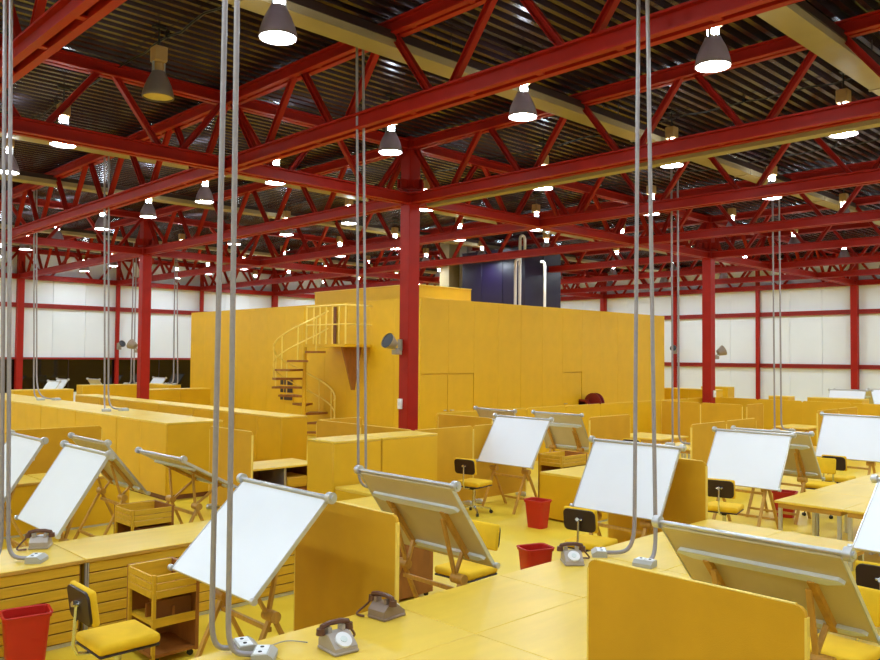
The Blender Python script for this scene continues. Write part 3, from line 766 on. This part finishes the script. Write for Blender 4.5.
trolley('wooden trolley with an open tray beside the near drawing board', -7.74, -7.34, -5.62, -5.12)
trolley('wooden trolley with dark opening behind the slatted chests', -6.72, -6.22, -2.85, -2.35)
trolley('plain-backed wooden trolley behind the board back in the centre', -5.25, -4.75, -5.72, -5.15, .74, math.pi)
trolley('wooden trolley with boxes on the far side of the plain chest', .2, .9, -3.6, -3.1, .86)

# ================================================================== PHONES
def phone(label, x, y, deg, z=.7205, body=PHG):
    t = thing('telephone', label, 'telephone', (x, y, z), R(deg))
    # local: front of phone towards +x
    pr = [(-.10, .0), (.11, .0), (.11, .025), (.02, .105), (-.06, .115), (-.10, .06)]
    b = MB().rbox(-.10, .11, -.085, .085, 0, .02, .006, 1)
    b.prism([(-.095, .02), (.105, .02), (.10, .04), (.02, .10), (-.05, .105), (-.095, .06)], -.078, .078, 'y')
    bd = b.build('body', body, t)
    nrm = Vector((.06, 0, .08)).normalized()
    c = Vector((.062, 0, .071))
    MB().cyl(c-nrm*.004, c+nrm*.012, .052, 20).build('dial', PHW, t)
    MB().cyl(c+nrm*.012, c+nrm*.016, .022, 14).build('dial_centre', PALE, t)
    MB().box(-.06, -.01, -.06, -.035, .10, .135).box(-.06, -.01, .035, .06, .10, .135).build('cradle', body, t)
    hs = MB().tube([(-.035, -.10, .118), (-.035, -.09, .145), (-.035, -.04, .156), (-.035, .04, .156), (-.035, .09, .145), (-.035, .10, .118)], .017, 8)
    hs.cyl((-.035, -.098, .135), (-.035, -.098, .098), .026, 12, .03).cyl((-.035, .098, .135), (-.035, .098, .098), .026, 12, .03)
    hs.build('handset', PHB, t)
    cp = bez((-.035, .11, .10), (-.05, .2, .0), (-.16, .2, .01), (-.12, .09, .012), 14)
    MB().tube(cp, .008, 6).build('coil_cord', PHB, t)
    return t
phone('grey telephone with white dial at the bottom centre of the front desk', -7.64, -7.92, -95)
phone('brownish telephone lying behind it at the edge of the front desk', -7.02, -7.64, 5, body=mat('phone_taupe', (140, 118, 104), .4, var=.05))
phone('grey telephone on the front desk, near the half hidden bin', -4.90, -7.62, -130)
phone('dark grey telephone on the left slatted chest', -8.07, -4.0, 60)
MB_c = thing('phone_wire', 'thin wire from the front socket box to the telephone', 'wire', (0, 0, .726))
MB().tube(bez((-7.98, -7.68, .03), (-7.85, -7.62, .004), (-7.8, -7.55, .004), (-7.72, -7.72, .004), 14), .004, 6).build('wire', PHG, MB_c)

# ================================================================== CONDUIT DROPS
def socket_box(t, x, y, z, rz, dial=True):
    M = Matrix.Translation((x, y, z)) @ Matrix.Rotation(rz, 4, 'Z')
    b = MB(); b.prism([(-.065, 0), (.065, 0), (.065, .03), (.03, .055), (-.065, .05)], -.085, .085, 'y', M); bx = b.build('socket_box', BOXG, t)
    MB().box(-.055, .02, -.075, -.004, .052, .058, M).build('socket_plate', SOCK, bx); MB().box(-.055, .02, .004, .075, .052, .058, M).build('socket_plate', SOCK, bx)
    for yy in (-.04, .04):
        MB().cyl(M @ Vector((-.02, yy, .057)), M @ Vector((-.02, yy, .061)), .012, 8).build('socket_hole', BLACK, bx)
def drop(label, pts2, boxes, z, top=6.9, r=.018, hook=True):
    """pts2: list of (x, y) verticals with the (x, y) of the box they run to"""
    t = thing('power_drop', label, 'conduit', (0, 0, 0))
    for (x, y, xt, yt), (bx, by) in zip(pts2, boxes):
        tp = min(top, HC)
        d = Vector((bx-x, by-y, 0)); L = d.length; d.normalize()
        e = Vector((bx, by, z+.03))-d*.06
        zc = z+max(.16, L*1.1)
        pts = [(xt, yt, tp), ((x+xt)/2, (y+yt)/2, (tp+zc)/2), (x, y, zc)]
        pts += bez((x, y, zc), (x, y, z+.02), tuple(Vector((x, y, z+.03))+d*L*.25), tuple(e), 10)[1:]
        MB().tube(pts, r, 10).build('conduit', COND, t)
        socket_box(t, bx, by, z, math.atan2(d.y, d.x))
    if hook:
        (xa, ya) = pts2[0][2:]; (xb, yb) = pts2[-1][2:]
        MB().rbox(min(xa, xb)-.04, max(xa, xb)+.04, min(ya, yb)-.04, max(ya, yb)+.04, HC-.05, HC, .006, 1).build('ceiling_plate', BEIGE, t)
    return t
Zw, Zc = .7205, 1.3205
drop('pair of thick grey conduits hanging down to sockets on the front desk', [(-8.25, -7.50, -8.33, -7.69), (-8.21, -7.62, -8.32, -7.78)], [(-8.05, -7.56), (-8.05, -7.76)], Zw, r=.0165)
drop('pair of grey conduits at the left edge hanging to a socket on the chest', [(-8.495, -4.33, -8.635, -4.46), (-8.455, -4.37, -8.595, -4.47)], [(-8.70, -4.45), (-8.27, -4.52)], Zw, r=.017)
drop('pair of thin grey conduits left of the central column', [(-3.92, -3.40, -4.11, -3.50), (-3.87, -3.50, -4.07, -3.58)], [(-3.66, -3.62), (-3.60, -3.44)], Zw)
drop('pair of grey conduits right of centre before the white board', [(-4.30, -7.86, -4.44, -7.99), (-4.28, -8.06, -4.50, -8.09)], [(-4.50, -7.62), (-4.52, -8.10)], Zw)
drop('pair of thin conduits right of the tall ones, before the far partition', [(4.46, -3.17, 4.27, -3.25), (4.55, -3.26, 4.36, -3.34)], [(4.3, -3.2), (4.7, -3.5)], .7205, r=.02)
drop('pair of thin conduits far right, before the white wall', [(9.45, -3.10, 9.24, -3.16), (9.6, -3.2, 9.39, -3.26)], [(9.3, -3.2), (9.65, -3.45)], .7205, r=.021)
drop('pair of thin conduits at left standing on the far end of the cabinets', [(-3.72, 10.05, -3.86, 9.94), (-3.69, 9.95, -3.83, 9.85)], [(-3.75, 9.4), (-3.45, 9.2)], Zc)
drop('pair of thin conduits at left standing on the middle of the cabinets', [(-3.90, 5.10, -4.05, 5.0), (-3.86, 5.0, -4.0, 4.9)], [(-4.05, 4.6), (-3.7, 4.6)], Zc)
drop('pair of thin conduits far back right of the left column', [(3.62, 17.45, 3.58, 17.45), (3.74, 17.35, 3.62, 17.4)], [(3.5, 17.8), (3.6, 17.3)], Zc, r=.024)
drop('far grey conduit pair left of the left red column', [(2.5, 18.68, 2.5, 18.68), (2.58, 18.62, 2.58, 18.62)], [(2.3, 18.7), (2.8, 18.7)], Zc, r=.026)
# desks that carry the two thin right-hand drops
open_desk('yellow desk carrying the thin conduits, before the far partition', 3.95, 5.1, -3.86, -3.0)
open_desk('yellow desk carrying the far right conduits', 8.6, 9.8, -3.7, -2.9)
